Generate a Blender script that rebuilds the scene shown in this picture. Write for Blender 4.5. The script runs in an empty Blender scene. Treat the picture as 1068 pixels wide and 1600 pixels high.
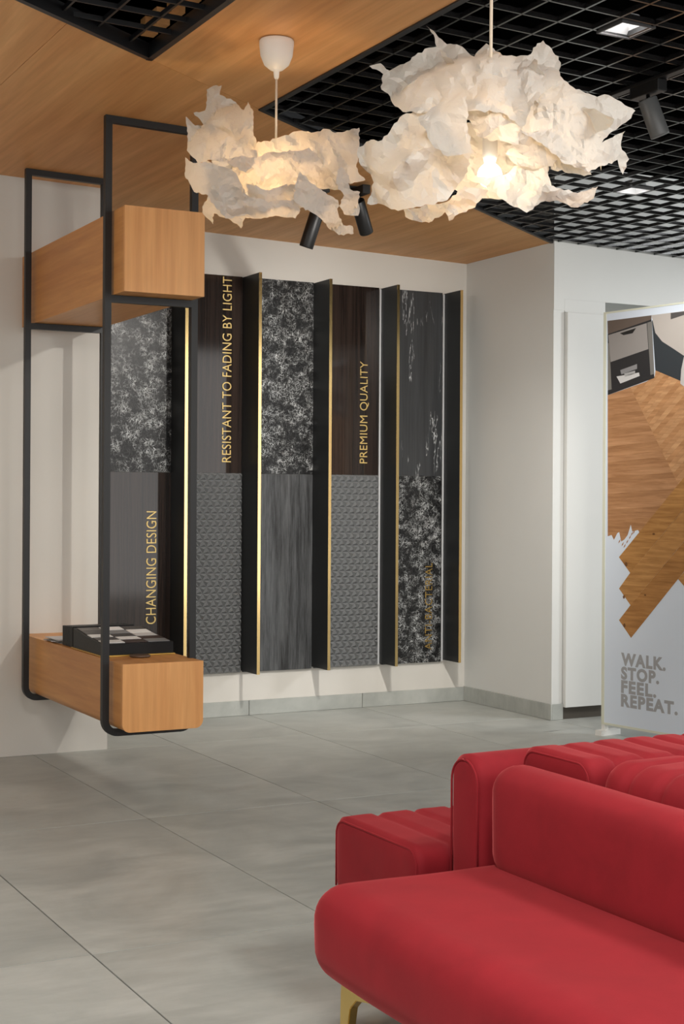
import bpy, bmesh, math, random
from mathutils import Vector, Matrix, noise, geometry

S = bpy.context.scene
COL = S.collection

# ------------------------------------------------------------------ camera
YAW, ROLL = math.radians(27.69), math.radians(0.34)
fw = Vector((math.sin(YAW), math.cos(YAW), 0))
rt = Vector((math.cos(YAW), -math.sin(YAW), 0))
up = Vector((0, 0, 1))
cr = math.cos(ROLL) * rt + math.sin(ROLL) * up
cu = -math.sin(ROLL) * rt + math.cos(ROLL) * up
cam_data = bpy.data.cameras.new('camera')
cam_data.sensor_fit = 'VERTICAL'
cam_data.sensor_height = 36.0
cam_data.lens = 2329.0 / 1600.0 * 36.0
cam_data.shift_y = -22.3 / 1600.0
cam_data.clip_start = 0.05
cam = bpy.data.objects.new('camera', cam_data)
COL.objects.link(cam)
cam.matrix_world = Matrix(((cr.x, cu.x, -fw.x, 0), (cr.y, cu.y, -fw.y, 0), (cr.z, cu.z, -fw.z, 1.35), (0, 0, 0, 1)))
S.camera = cam

# ------------------------------------------------------------------ world, exposure, room and fill lights
S.view_settings.view_transform = 'Standard'
S.view_settings.look = 'None'
S.view_settings.gamma = 1.0
S.view_settings.use_curve_mapping = False
S.view_settings.exposure = 0.2
W = bpy.data.worlds.new('world')
S.world = W
W.use_nodes = True
W.node_tree.nodes['Background'].inputs[0].default_value = (1.0, 0.98, 0.955, 1)
W.node_tree.nodes['Background'].inputs[1].default_value = 2.05


def area_light(name, loc, size, power, color, aim=None):
    d = bpy.data.lights.new(name, 'AREA')
    d.shape = 'SQUARE'
    d.size = size
    d.energy = power
    d.color = color
    o = bpy.data.objects.new(name, d)
    COL.objects.link(o)
    o.location = loc
    if aim is not None:
        o.rotation_euler = (Vector(aim) - Vector(loc)).to_track_quat('-Z', 'Y').to_euler()
    return o


# fill lights added at ceiling height outside the frame
area_light('ceiling_fill_light', (0.6, 1.6, 2.95), 0.6, 75, (1.0, 0.96, 0.91))
area_light('ceiling_fill_light', (3.2, 1.9, 2.95), 0.6, 48, (1.0, 0.96, 0.9))
area_light('ceiling_fill_light', (7.95, 4.9, 2.9), 0.8, 60, (0.96, 0.98, 1.0), (5.9, 7.4, 1.3))
area_light('ceiling_fill_light', (-0.9, 4.6, 2.9), 0.6, 24, (1.0, 0.96, 0.91), (2.6, 6.0, 0.0))

# accent spots of the long ceiling track, hidden behind the large paper lamp, washing the sample panels; last one added to brighten the return wall
for lx, ly, aim, pw in ((3.69, 5.45, (4.35, 8.44, 0.9), 150), (3.69, 5.2, (3.2, 8.44, 0.9), 95), (3.69, 5.0, (5.36, 7.9, 2.0), 80)):
    d_ = bpy.data.lights.new('unseen_spot_light', 'SPOT')
    d_.energy = pw
    d_.spot_size = math.radians(80)
    d_.spot_blend = 0.9
    d_.shadow_soft_size = 0.035
    d_.color = (1.0, 0.95, 0.88)
    o_ = bpy.data.objects.new('unseen_spot_light', d_)
    COL.objects.link(o_)
    o_.location = (lx, ly, 2.80)
    o_.rotation_euler = (Vector(aim) - Vector((lx, ly, 2.80))).to_track_quat('-Z', 'Y').to_euler()


# ------------------------------------------------------------------ materials
def lin(*c):
    return tuple(((v / 255) / 12.92 if v / 255 <= 0.04045 else ((v / 255 + 0.055) / 1.055) ** 2.4) for v in c) + (1.0,)


MATS = {}


def mat(name, color=(200, 200, 200), rough=0.6, metal=0.0, spec=0.5, sheen=0.0):
    if name in MATS:
        return MATS[name]
    m = bpy.data.materials.new(name)
    m.use_nodes = True
    b = m.node_tree.nodes['Principled BSDF']
    b.inputs['Base Color'].default_value = lin(*color)
    b.inputs['Roughness'].default_value = rough
    b.inputs['Metallic'].default_value = metal
    b.inputs['Specular IOR Level'].default_value = spec
    if sheen:
        b.inputs['Sheen Weight'].default_value = sheen
        b.inputs['Sheen Roughness'].default_value = 0.35
    MATS[name] = m
    return m


class N:
    """small node helper"""
    def __init__(s, m):
        s.m = m
        s.t = m.node_tree
        s.b = s.t.nodes['Principled BSDF']

    def new(s, kind, **kw):
        n = s.t.nodes.new(kind)
        for k, v in kw.items():
            setattr(n, k, v)
        return n

    def link(s, a, b):
        s.t.links.new(a, b)

    def coords(s, scale=(1, 1, 1), rot=(0, 0, 0), loc=(0, 0, 0), per_object=True, first_turn=False):
        tc = s.new('ShaderNodeTexCoord')
        mp = s.new('ShaderNodeMapping')
        if first_turn:
            mp.vector_type = 'TEXTURE'
            scale = tuple(1.0 / v for v in scale)
        mp.inputs['Scale'].default_value = scale
        mp.inputs['Rotation'].default_value = rot
        mp.inputs['Location'].default_value = loc
        src = tc.outputs['Object']
        if per_object:
            oi = s.new('ShaderNodeObjectInfo')
            mu = s.new('ShaderNodeMath', operation='MULTIPLY')
            mu.inputs[1].default_value = 37.0
            s.link(oi.outputs['Random'], mu.inputs[0])
            ad = s.new('ShaderNodeVectorMath', operation='ADD')
            s.link(src, ad.inputs[0])
            s.link(mu.outputs[0], ad.inputs[1])
            src = ad.outputs[0]
        s.link(src, mp.inputs['Vector'])
        return mp.outputs['Vector']

    def noise(s, vec, scale=5.0, detail=4.0, rough=0.55, dist=0.0):
        n = s.new('ShaderNodeTexNoise')
        n.inputs['Scale'].default_value = scale
        n.inputs['Detail'].default_value = detail
        n.inputs['Roughness'].default_value = rough
        n.inputs['Distortion'].default_value = dist
        s.link(vec, n.inputs['Vector'])
        return n.outputs['Fac']

    def ramp(s, fac, stops):
        r = s.new('ShaderNodeValToRGB')
        while len(r.color_ramp.elements) < len(stops):
            r.color_ramp.elements.new(0.5)
        for e, (p, c) in zip(r.color_ramp.elements, stops):
            e.position = p
            e.color = c
        s.link(fac, r.inputs['Fac'])
        return r.outputs['Color']

    def mix(s, fac, a, b, mode='MIX'):
        n = s.new('ShaderNodeMix', data_type='RGBA', blend_type=mode)
        if hasattr(fac, 'links'):
            s.link(fac, n.inputs['Factor'])
        else:
            n.inputs['Factor'].default_value = fac
        for v, i in ((a, 6), (b, 7)):
            if hasattr(v, 'links'):
                s.link(v, n.inputs[i])
            else:
                n.inputs[i].default_value = v
        return n.outputs[2]

    def math(s, op, a, b=0.0):
        n = s.new('ShaderNodeMath', operation=op)
        for v, i in ((a, 0), (b, 1)):
            if hasattr(v, 'links'):
                s.link(v, n.inputs[i])
            else:
                n.inputs[i].default_value = v
        return n.outputs[0]

    def color(s, c):
        s.link(c, s.b.inputs['Base Color'])

    def bump(s, h, strength=0.1, dist=0.01):
        n = s.new('ShaderNodeBump')
        n.inputs['Strength'].default_value = strength
        n.inputs['Distance'].default_value = dist
        s.link(h, n.inputs['Height'])
        s.link(n.outputs['Normal'], s.b.inputs['Normal'])


def wood_mat(name, axis, dark, light, rough=0.45, fine=1.0, spec=0.4):
    """laminate with straight grain along one axis"""
    m = mat(name, light, rough, spec=spec)
    n = N(m)
    st = [7.0 * fine] * 3
    st[axis] = 0.55 * fine
    v = n.coords(tuple(st))
    a = n.noise(v, 1.6, 5, 0.6, 0.35)
    st2 = [34.0 * fine] * 3
    st2[axis] = 1.1 * fine
    v2 = n.coords(tuple(st2))
    b = n.noise(v2, 1.5, 3, 0.6)
    c1 = n.ramp(a, [(0.3, lin(*dark)), (0.5, lin(*[(p + q) / 2 for p, q in zip(dark, light)])), (0.7, lin(*light))])
    c2 = n.ramp(b, [(0.3, (0.90, 0.87, 0.83, 1)), (0.7, (1.04, 1.03, 1.03, 1))])
    n.color(n.mix(1.0, c1, c2, 'MULTIPLY'))
    return m


def paint_mat(name, color, rough=0.75):
    m = mat(name, color, rough, spec=0.25)
    n = N(m)
    v = n.coords((1, 1, 1), per_object=False)
    a = n.noise(v, 1.3, 3, 0.5)
    n.color(n.mix(a, lin(*[c * 0.97 for c in color]), lin(*[min(255, c * 1.02) for c in color])))
    f = n.noise(v, 180, 2, 0.6)
    n.bump(f, 0.04, 0.002)
    return m


def fleck_mat(name):
    """black board with a web of fine white hairs"""
    m = mat(name, (20, 20, 21), 0.32, spec=0.3)
    n = N(m)
    v = n.coords((1, 1, 1))
    total = None
    for q, an in enumerate((0.2, 0.75, 1.3, 1.85, 2.4, 2.95)):
        w_ = n.coords((260, 260, 30), rot=(0, an, 0), loc=(q * 3.1, q * 1.7, q * 5.3), first_turn=True)
        f = n.noise(w_, 1.0, 1.5, 0.5, 0.5)
        l = n.ramp(f, [(0.61, (0, 0, 0, 1)), (0.69, (1, 1, 1, 1))])
        total = l if total is None else n.math('MAXIMUM', total, l)
    blotch = n.noise(v, 16, 3, 0.6)
    bm_ = n.ramp(blotch, [(0.42, (0.05, 0.05, 0.05, 1)), (0.68, (0.9, 0.9, 0.9, 1))])
    fac = n.math('MULTIPLY', total, bm_)
    n.color(n.mix(fac, lin(15, 15, 16), lin(222, 225, 225)))
    return m


def dark_wood_mat(name, dark, light, rough, zs=0.5, xs=26.0, spec=0.5):
    m = mat(name, dark, rough, spec=spec)
    n = N(m)
    v = n.coords((xs, xs, zs))
    a = n.noise(v, 1.5, 6, 0.68, 0.25)
    v2 = n.coords((xs * 5, xs * 5, zs * 6))
    b = n.noise(v2, 1.4, 4, 0.65)
    f = n.math('ADD', n.math('MULTIPLY', a, 0.62), n.math('MULTIPLY', b, 0.38))
    n.color(n.ramp(f, [(0.36, lin(*dark)), (0.66, lin(*light))]))
    return m


def cracked_wood_mat(name):
    m = dark_wood_mat(name, (40, 41, 43), (62, 64, 66), 0.32, 0.45, 22)
    n = N(m)
    v = n.coords((6.5, 6.5, 0.55), loc=(0.3, 0, 0.2))
    f = n.noise(v, 1.25, 5, 0.62, 0.5)
    d = n.math('ABSOLUTE', n.math('SUBTRACT', f, 0.47))
    l = n.math('MAXIMUM', n.math('SUBTRACT', 1.0, n.math('DIVIDE', d, 0.006)), 0.0)
    mask = n.ramp(n.noise(n.coords((4, 4, 1.5)), 1.6, 2), [(0.5, (0, 0, 0, 1)), (0.56, (1, 1, 1, 1))])
    old = n.b.inputs['Base Color'].links[0].from_socket
    n.color(n.mix(n.math('MULTIPLY', l, mask), old, lin(200, 203, 204)))
    return m


def velvet_mat(name, color):
    m = mat(name, color, 0.75, spec=0.15, sheen=0.55)
    n = N(m)
    n.b.inputs['Sheen Tint'].default_value = lin(235, 120, 120)
    v = n.coords((1, 1, 1))
    a = n.noise(v, 7, 4, 0.6, 0.4)
    n.color(n.mix(a, lin(*[c * 0.86 for c in color]), lin(*[min(255, c * 1.1) for c in color])))
    n.bump(n.noise(v, 420, 2, 0.6), 0.12, 0.002)
    return m


def tile_mat(name):
    m = mat(name, (165, 163, 156), 0.34, spec=0.35)
    n = N(m)
    v = n.coords((1, 1, 1))
    a = n.noise(v, 2.2, 6, 0.62, 0.6)
    c = n.ramp(a, [(0.3, lin(152, 155, 151)), (0.52, lin(169, 172, 167)), (0.75, lin(184, 186, 181))])
    v2 = n.coords((1.2, 5, 1))
    b = n.noise(v2, 3.0, 5, 0.65, 0.3)
    c2 = n.ramp(b, [(0.35, (0.9, 0.9, 0.9, 1)), (0.65, (1.05, 1.05, 1.05, 1))])
    n.color(n.mix(1.0, c, c2, 'MULTIPLY'))
    r = n.math('ADD', n.math('MULTIPLY', b, 0.25), 0.24)
    n.link(r, n.b.inputs['Roughness'])
    return m


def paper_mat(name):
    m = bpy.data.materials.new(name)
    m.use_nodes = True
    t = m.node_tree
    t.nodes.clear()
    out = t.nodes.new('ShaderNodeOutputMaterial')
    d = t.nodes.new('ShaderNodeBsdfDiffuse')
    d.inputs[0].default_value = (0.62, 0.605, 0.57, 1)
    tr = t.nodes.new('ShaderNodeBsdfTranslucent')
    tr.inputs[0].default_value = (0.92, 0.74, 0.50, 1)
    tc = t.nodes.new('ShaderNodeTexCoord')
    nz = t.nodes.new('ShaderNodeTexNoise')
    nz.inputs['Scale'].default_value = 34
    nz.inputs['Detail'].default_value = 4
    nz.inputs['Distortion'].default_value = 1.2
    bp = t.nodes.new('ShaderNodeBump')
    bp.inputs['Strength'].default_value = 0.35
    bp.inputs['Distance'].default_value = 0.012
    t.links.new(tc.outputs['Object'], nz.inputs['Vector'])
    t.links.new(nz.outputs['Fac'], bp.inputs['Height'])
    t.links.new(bp.outputs[0], d.inputs['Normal'])
    t.links.new(bp.outputs[0], tr.inputs['Normal'])
    mx = t.nodes.new('ShaderNodeMixShader')
    mx.inputs[0].default_value = 0.27
    t.links.new(d.outputs[0], mx.inputs[1])
    t.links.new(tr.outputs[0], mx.inputs[2])
    t.links.new(mx.outputs[0], out.inputs[0])
    MATS[name] = m
    return m


def emit_mat(name, color, strength):
    m = mat(name, (255, 255, 255), 0.5)
    b = m.node_tree.nodes['Principled BSDF']
    b.inputs['Emission Color'].default_value = color
    b.inputs['Emission Strength'].default_value = strength
    return m


M_WALL = paint_mat('wall_paint', (208, 205, 198))
M_WALLR = paint_mat('wall_paint_cool', (212, 213, 210))
M_TILE = tile_mat('floor_tile')
M_GROUT = mat('grout', (54, 52, 49), 0.9)
M_BASE = tile_mat('skirting_tile')
M_CEILWOOD = wood_mat('ceiling_wood', 1, (210, 150, 90), (238, 184, 122), 0.5, 0.8)
M_BEAM_Y = wood_mat('shelf_wood_long', 1, (190, 130, 72), (220, 162, 98), 0.42)
M_BEAM_Z = wood_mat('shelf_wood_upright', 2, (208, 148, 90), (230, 174, 114), 0.42)
M_STEEL = mat('black_steel', (17, 18, 19), 0.45)
M_BLACK = mat('matte_black', (12, 12, 12), 0.6)
M_VOID = mat('plenum_black', (5, 5, 5), 0.95, spec=0.0)
M_GRID = mat('grid_slat', (32, 32, 32), 0.2, spec=0.9)
M_GRIDTRIM = mat('grid_trim', (26, 27, 29), 0.4)
M_GOLD = mat('polished_gold', (246, 212, 146), 0.14, 1.0)
M_GOLDLET = mat('gold_letter', (222, 192, 122), 0.35, 0.35)
M_GOLDSHADED = mat('shaded_gold_letter', (196, 164, 98), 0.25, 0.7)  # same letter gold, darkened in colour for its dark reflections
M_FIN = mat('fin_black', (32, 34, 35), 0.42)
M_ALU = mat('pale_strip', (196, 198, 200), 0.4)
M_FLECK = fleck_mat('black_white_fleck')
M_GLOSSWOOD = dark_wood_mat('gloss_dark_wood', (20, 17, 16), (58, 46, 40), 0.07, 0.3, 16)
M_GREYWOOD = dark_wood_mat('grey_wood', (16, 17, 18), (92, 94, 96), 0.5, 0.9, 15)
M_CRACK = cracked_wood_mat('cracked_grey_wood')
M_RELIEF = mat('grey_relief', (120, 122, 123), 0.36)
M_VELVET = velvet_mat('red_velvet', (138, 32, 40))
M_BRASS = mat('brushed_brass', (222, 192, 118), 0.26, 1.0)
M_PAPER = paper_mat('shade_paper')
M_WHITEPL = mat('white_plastic', (226, 222, 214), 0.45)
M_SPOT = mat('spot_black', (11, 11, 12), 0.42)
M_SPOTGREY = mat('spot_grey', (92, 94, 94), 0.4)


# ------------------------------------------------------------------ mesh helpers
def link_mesh(name, verts, faces, material, parent=None, smooth=False):
    base = parent_world(parent)
    me = bpy.data.meshes.new(name)
    me.from_pydata([(v[0] - base[0], v[1] - base[1], v[2] - base[2]) for v in verts], [], faces)
    me.validate()
    me.materials.append(material)
    o = bpy.data.objects.new(name, me)
    COL.objects.link(o)
    if parent:
        o.parent = parent
    if smooth:
        for p in me.polygons:
            p.use_smooth = True
    return o


def parent_world(p):
    b = Vector((0, 0, 0))
    while p is not None:
        b = b + p.location
        p = p.parent
    return b


def from_bm(name, bm, material, parent=None, smooth=False):
    base = parent_world(parent)
    bmesh.ops.translate(bm, vec=-base, verts=bm.verts)
    bmesh.ops.recalc_face_normals(bm, faces=bm.faces)
    me = bpy.data.meshes.new(name)
    bm.to_mesh(me)
    bm.free()
    me.materials.append(material)
    o = bpy.data.objects.new(name, me)
    COL.objects.link(o)
    if parent:
        o.parent = parent
    if smooth:
        for p in me.polygons:
            p.use_smooth = True
    return o


def box_bm(bm, x0, x1, y0, y1, z0, z1, bevel=0.0, seg=2):
    r = bmesh.ops.create_cube(bm, size=1.0)
    for v in r['verts']:
        v.co = Vector(((x0 + x1) / 2 + v.co.x * (x1 - x0), (y0 + y1) / 2 + v.co.y * (y1 - y0), (z0 + z1) / 2 + v.co.z * (z1 - z0)))
    if bevel:
        es = list({e for v in r['verts'] for e in v.link_edges})
        bmesh.ops.bevel(bm, geom=es, offset=bevel, segments=seg, profile=0.5, affect='EDGES')
    return bm


def box(name, x0, x1, y0, y1, z0, z1, material, parent=None, bevel=0.0, seg=2):
    return from_bm(name, box_bm(bmesh.new(), x0, x1, y0, y1, z0, z1, bevel, seg), material, parent)


def prism(name, pts, z0, z1, material, parent=None):
    n = len(pts)
    v = [(x, y, z0) for x, y in pts] + [(x, y, z1) for x, y in pts]
    f = [tuple(range(n))[::-1], tuple(range(n, 2 * n))] + [(i, (i + 1) % n, n + (i + 1) % n, n + i) for i in range(n)]
    return link_mesh(name, v, f, material, parent)


def tube_bm(bm, pts, rad, seg=12, cap=True):
    """round tube through points with radius (or list of radii)"""
    pts = [Vector(p) for p in pts]
    rads = rad if isinstance(rad, (list, tuple)) else [rad] * len(pts)
    rings = []
    t0 = (pts[1] - pts[0]).normalized()
    a = t0.orthogonal().normalized()
    for i, p in enumerate(pts):
        if i == 0:
            t = (pts[1] - pts[0])
        elif i == len(pts) - 1:
            t = (pts[-1] - pts[-2])
        else:
            t = (pts[i + 1] - pts[i - 1])
        if t.length < 1e-9:
            t = t0
        t = t.normalized()
        a = (a - t * a.dot(t)).normalized()
        b = t.cross(a)
        rings.append([bm.verts.new(p + (a * math.cos(k * 2 * math.pi / seg) + b * math.sin(k * 2 * math.pi / seg)) * rads[i]) for k in range(seg)])
    for r0, r1 in zip(rings, rings[1:]):
        for k in range(seg):
            bm.faces.new((r0[k], r0[(k + 1) % seg], r1[(k + 1) % seg], r1[k]))
    if cap:
        bm.faces.new(rings[0][::-1])
        bm.faces.new(rings[-1])
    return bm


def tube(name, pts, rad, material, parent=None, seg=12, cap=True, smooth=True):
    o = from_bm(name, tube_bm(bmesh.new(), pts, rad, seg, cap), material, parent)
    if smooth:
        for p in o.data.polygons:
            p.use_smooth = len(p.vertices) == 4
    return o


def lathe(name, prof, center, material, parent=None, seg=32):
    """profile (r, z) revolved about a vertical axis at center"""
    bm = bmesh.new()
    rings = []
    for r, z in prof:
        rings.append([bm.verts.new((center[0] + r * math.cos(k * 2 * math.pi / seg), center[1] + r * math.sin(k * 2 * math.pi / seg), center[2] + z)) for k in range(seg)])
    for r0, r1 in zip(rings, rings[1:]):
        for k in range(seg):
            bm.faces.new((r0[k], r0[(k + 1) % seg], r1[(k + 1) % seg], r1[k]))
    bmesh.ops.remove_doubles(bm, verts=bm.verts, dist=1e-5)
    return from_bm(name, bm, material, parent, True)


def soft_box(name, x0, x1, y0, y1, z0, z1, r, material, parent=None, step=0.02, shape=None):
    """cushion block: rounded box on a fine grid, optional shape(p, n) -> p for channels and crowning"""
    lo, hi = Vector((x0, y0, z0)), Vector((x1, y1, z1))
    dims = hi - lo
    if not isinstance(r, tuple):
        r = (r, r, r)
    r = Vector([min(q, d / 2 - 1e-4) for q, d in zip(r, dims)])
    cnt = [max(4, int(round(d / step))) for d in dims]
    verts, faces, idx = [], [], {}

    def vid(i, j, k):
        key = (i, j, k)
        if key not in idx:
            p = Vector((lo.x + dims.x * i / cnt[0], lo.y + dims.y * j / cnt[1], lo.z + dims.z * k / cnt[2]))
            q = Vector([min(max(p[a], lo[a] + r[a]), hi[a] - r[a]) for a in range(3)])
            n = Vector([(p[a] - q[a]) / r[a] for a in range(3)])
            n = n.normalized() if n.length > 1e-9 else Vector((0, 0, 1))
            p = q + Vector([n[a] * r[a] for a in range(3)])
            if shape:
                p = shape(p, n)
            idx[key] = len(verts)
            verts.append(p)
        return idx[key]
    for a in range(3):
        b, c = (a + 1) % 3, (a + 2) % 3
        for side in (0, cnt[a]):
            for u in range(cnt[b]):
                for w in range(cnt[c]):
                    q = []
                    for du, dw in ((0, 0), (1, 0), (1, 1), (0, 1)):
                        ijk = [0, 0, 0]
                        ijk[a] = side
                        ijk[b] = u + du
                        ijk[c] = w + dw
                        q.append(vid(*ijk))
                    faces.append(q if side else q[::-1])
    return link_mesh(name, verts, faces, material, parent, True)


def thing(name, label, cat, loc=(0, 0, 0), group=None):
    o = bpy.data.objects.new(name, None)
    o.empty_display_size = 0.1
    COL.objects.link(o)
    o.location = loc
    return tag(o, label, cat, group)


def tag(o, label, cat, group=None):
    o['label'] = label
    o['category'] = cat
    if group:
        o['group'] = group
    return o


def structure(o, label=None):
    o['kind'] = 'structure'
    if label:
        o['label'] = label
    return o


def empty_structure(name, loc=(0, 0, 0), label=None):
    o = bpy.data.objects.new(name, None)
    COL.objects.link(o)
    o.location = loc
    return structure(o, label)


def text_mesh(name, body, xform, width, height, material, parent=None, extrude=0.0, bold=0.0, spacing=1.0):
    """lettering fitted to width x height; xform maps (tx, ty, depth) to world"""
    cu_ = bpy.data.curves.new('lettering_curve', 'FONT')
    cu_.body = body
    cu_.size = 1.0
    cu_.offset = bold
    cu_.space_character = spacing
    cu_.resolution_u = 4
    tmp = bpy.data.objects.new('lettering_tmp', cu_)
    COL.objects.link(tmp)
    bpy.context.view_layer.update()
    dg = bpy.context.evaluated_depsgraph_get()
    me = bpy.data.meshes.new_from_object(tmp.evaluated_get(dg))
    bpy.data.objects.remove(tmp)
    xs = [v.co.x for v in me.vertices]
    ys = [v.co.y for v in me.vertices]
    sx = width / (max(xs) - min(xs))
    sy = height / (max(ys) - min(ys))
    bm = bmesh.new()
    bm.from_mesh(me)
    if extrude:
        r = bmesh.ops.extrude_face_region(bm, geom=list(bm.faces))
        for g in r['geom']:
            if isinstance(g, bmesh.types.BMVert):
                g.co.z += 1.0
    mx, my = min(xs), min(ys)
    for v in bm.verts:
        v.co = xform((v.co.x - mx) * sx, (v.co.y - my) * sy, v.co.z * extrude)
    bpy.data.meshes.remove(me)
    # every glyph is a piece of its own
    bm.verts.index_update()
    seen, out = set(), []
    bm.verts.ensure_lookup_table()
    for v0 in bm.verts:
        if v0 in seen:
            continue
        stack, comp = [v0], []
        seen.add(v0)
        while stack:
            v = stack.pop()
            comp.append(v)
            for e in v.link_edges:
                w = e.other_vert(v)
                if w not in seen:
                    seen.add(w)
                    stack.append(w)
        fs = {f for v in comp for f in v.link_faces}
        ix = {v: i for i, v in enumerate(comp)}
        if fs:
            out.append(link_mesh(name, [v.co.copy() for v in comp], [tuple(ix[v] for v in f.verts) for f in fs], material, parent))
    bm.free()
    return out


# ------------------------------------------------------------------ room shell
def zc(x):
    """underside of the ceiling, which falls slightly towards the right"""
    return 3.005 - 0.026 * (x - 2.0)


def diag(x):
    """plan line of the slanted edge between wood panels and open grid"""
    return 5.733 + 0.632 * (x - 2.593)


Y_BACK = 8.445
Y_LEFT = 7.63
X_PIL = 5.362
Y_HEAD = 7.455

floor = empty_structure('floor', (0, 0, 0), 'floor of large grey concrete look tiles')
box('bedding', -3.2, 9.2, -2.6, 11.0, -0.08, -0.004, M_GROUT, floor)
TX0, TPX, TY0, TPY = 1.395, 0.797, 4.226, 1.69
tile_me = None
for i in range(-5, 10):
    for j in range(-4, 4):
        x0, y0 = TX0 + i * TPX, TY0 + j * TPY
        if tile_me is None:
            g = 0.0021
            t = from_bm('floor_tile', box_bm(bmesh.new(), g, TPX - g, g, TPY - g, -0.012, 0.0, 0.0008, 1), M_TILE, floor)
            tile_me = t.data
        else:
            t = bpy.data.objects.new('floor_tile', tile_me)
            COL.objects.link(t)
            t.parent = floor
        t.location = (x0, y0, 0)

scuff = [(5.02, 7.10), (5.10, 7.095), (5.17, 7.108), (5.22, 7.10), (5.17, 7.114), (5.09, 7.103)]
link_mesh('scuff_mark', [(x, y, 0.0004) for x, y in scuff], [tuple(range(6))], mat('scuff_dark', (46, 44, 40), 0.8), floor)

structure(box('wall_back', 2.3, 5.6, Y_BACK, Y_BACK + 0.12, 0, 3.4, M_WALL), 'off-white back wall behind the sample panels')
structure(box('wall_left', -3.2, 2.597, Y_LEFT, Y_BACK + 0.12, 0, 3.4, M_WALL), 'off-white wall on the left carrying the shelf')
structure(box('wall_right', X_PIL, 5.44, Y_HEAD, Y_BACK + 0.12, 0, 3.4, M_WALLR), 'short grey-white return wall right of the sample panels')
structure(box('wall_header', 5.441, 9.2, Y_HEAD, Y_HEAD + 0.16, 2.575, 3.4, M_WALLR), 'white wall band above the opening on the right')
structure(box('wall_end', 9.2, 9.32, -2.6, 11.0, 0, 3.4, M_WALLR))
structure(box('wall_side', -3.32, -3.2, -2.6, Y_BACK + 0.12, 0, 3.4, M_WALL))  # unseen wall, added to block world light from the left
structure(box('wall_far', 5.441, 9.2, 10.9, 11.0, 0, 3.4, M_WALLR))
structure(box('ceiling_passage', 5.445, 9.19, Y_HEAD + 0.17, 10.89, 2.62, 2.66, M_WALLR))
# column cladding in the opening, standing clear of the floor on a dark recessed plinth
clad = empty_structure('trim_1', (5.41, 7.38, 0), 'white cladding panel right of the return wall, raised on a dark plinth')
box('cladding', 5.446, 5.75, 7.425, Y_HEAD + 0.12, 0.075, 2.494, M_WALLR, clad, 0.003)
box('plinth', 5.452, 5.75, 7.462, Y_HEAD + 0.10, 0, 0.074, mat('plinth_dark', (70, 64, 56), 0.6), clad)
structure(box('trim_2', 5.362, 5.441, Y_HEAD - 0.004, Y_HEAD - 0.0005, 2.505, 2.96, M_WALLR))
structure(box('trim_3', 5.442, 5.75, Y_HEAD - 0.004, Y_HEAD + 0.12, 2.496, 2.574, M_WALLR))

# skirting
bb = empty_structure('baseboard_back', (2.6, Y_BACK, 0), 'grey tile skirting along the back wall')
for i in range(0, 5):
    x0, x1 = TX0 + (1 + i) * TPX + 0.002, TX0 + (2 + i) * TPX - 0.002
    x0, x1 = max(x0, 2.6), min(x1, X_PIL - 0.002)
    if x1 - x0 > 0.02:
        box('skirting_tile', x0, x1, Y_BACK - 0.011, Y_BACK - 0.0005, 0.001, 0.092, M_BASE, bb, 0.001, 1)
br = empty_structure('baseboard_right', (X_PIL, 8.0, 0), 'grey tile skirting along the return wall')
box('skirting_tile', X_PIL - 0.012, X_PIL - 0.0005, Y_HEAD - 0.012, Y_BACK - 0.013, 0.001, 0.098, M_BASE, br, 0.001, 1)
box('skirting_tile', X_PIL, 5.441, Y_HEAD - 0.012, Y_HEAD - 0.0045, 0.001, 0.098, M_BASE, br, 0.001, 1)

# ------------------------------------------------------------------ ceiling
def ceil_prism(name, pts, z0, z1, material, parent):
    n = len(pts)
    v = [(x, y, zc(x) + z0) for x, y in pts] + [(x, y, zc(x) + z1) for x, y in pts]
    f = [tuple(range(n))[::-1], tuple(range(n, 2 * n))] + [(i, (i + 1) % n, n + (i + 1) % n, n + i) for i in range(n)]
    return link_mesh(name, v, f, material, parent)


ceiling = empty_structure('ceiling', (0, 0, 3.0), 'ceiling of honey wood panels with open black grid')
gp = 0.0012
X_E1, X_O = 2.612, 1.972
ceil_prism('wood_panel', [(-3.2, diag(-3.2)), (1.575 - gp, diag(1.575)), (1.575 - gp, Y_LEFT), (-3.2, Y_LEFT)], 0, 0.018, M_CEILWOOD, ceiling)
ceil_prism('wood_panel', [(1.575 + gp, diag(1.575) + gp), (5.361, diag(5.361)), (5.361, Y_BACK), (2.6, Y_BACK), (2.6, Y_LEFT), (1.575 + gp, Y_LEFT)], 0, 0.018, M_CEILWOOD, ceiling)
ceil_prism('wood_panel', [(X_O, 1.0), (X_E1, 1.0), (X_E1, diag(X_E1) - 2 * gp), (X_O, diag(X_O) - 2 * gp)], 0, 0.018, M_CEILWOOD, ceiling)
box('plenum_deck', -3.3, 9.3, -2.7, 11.0, 3.42, 3.46, M_VOID, ceiling)


def bar_poly(p, q, w):
    p, q = Vector(p), Vector(q)
    d = (q - p).normalized()
    n = Vector((-d.y, d.x)) * w / 2
    return [tuple(p + n), tuple(p - n), tuple(q - n), tuple(q + n)]


def ceil_bar(name, p, q, w, z0, z1, material, parent):
    return ceil_prism(name, bar_poly(p, q, w), z0, z1, material, parent)


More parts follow.
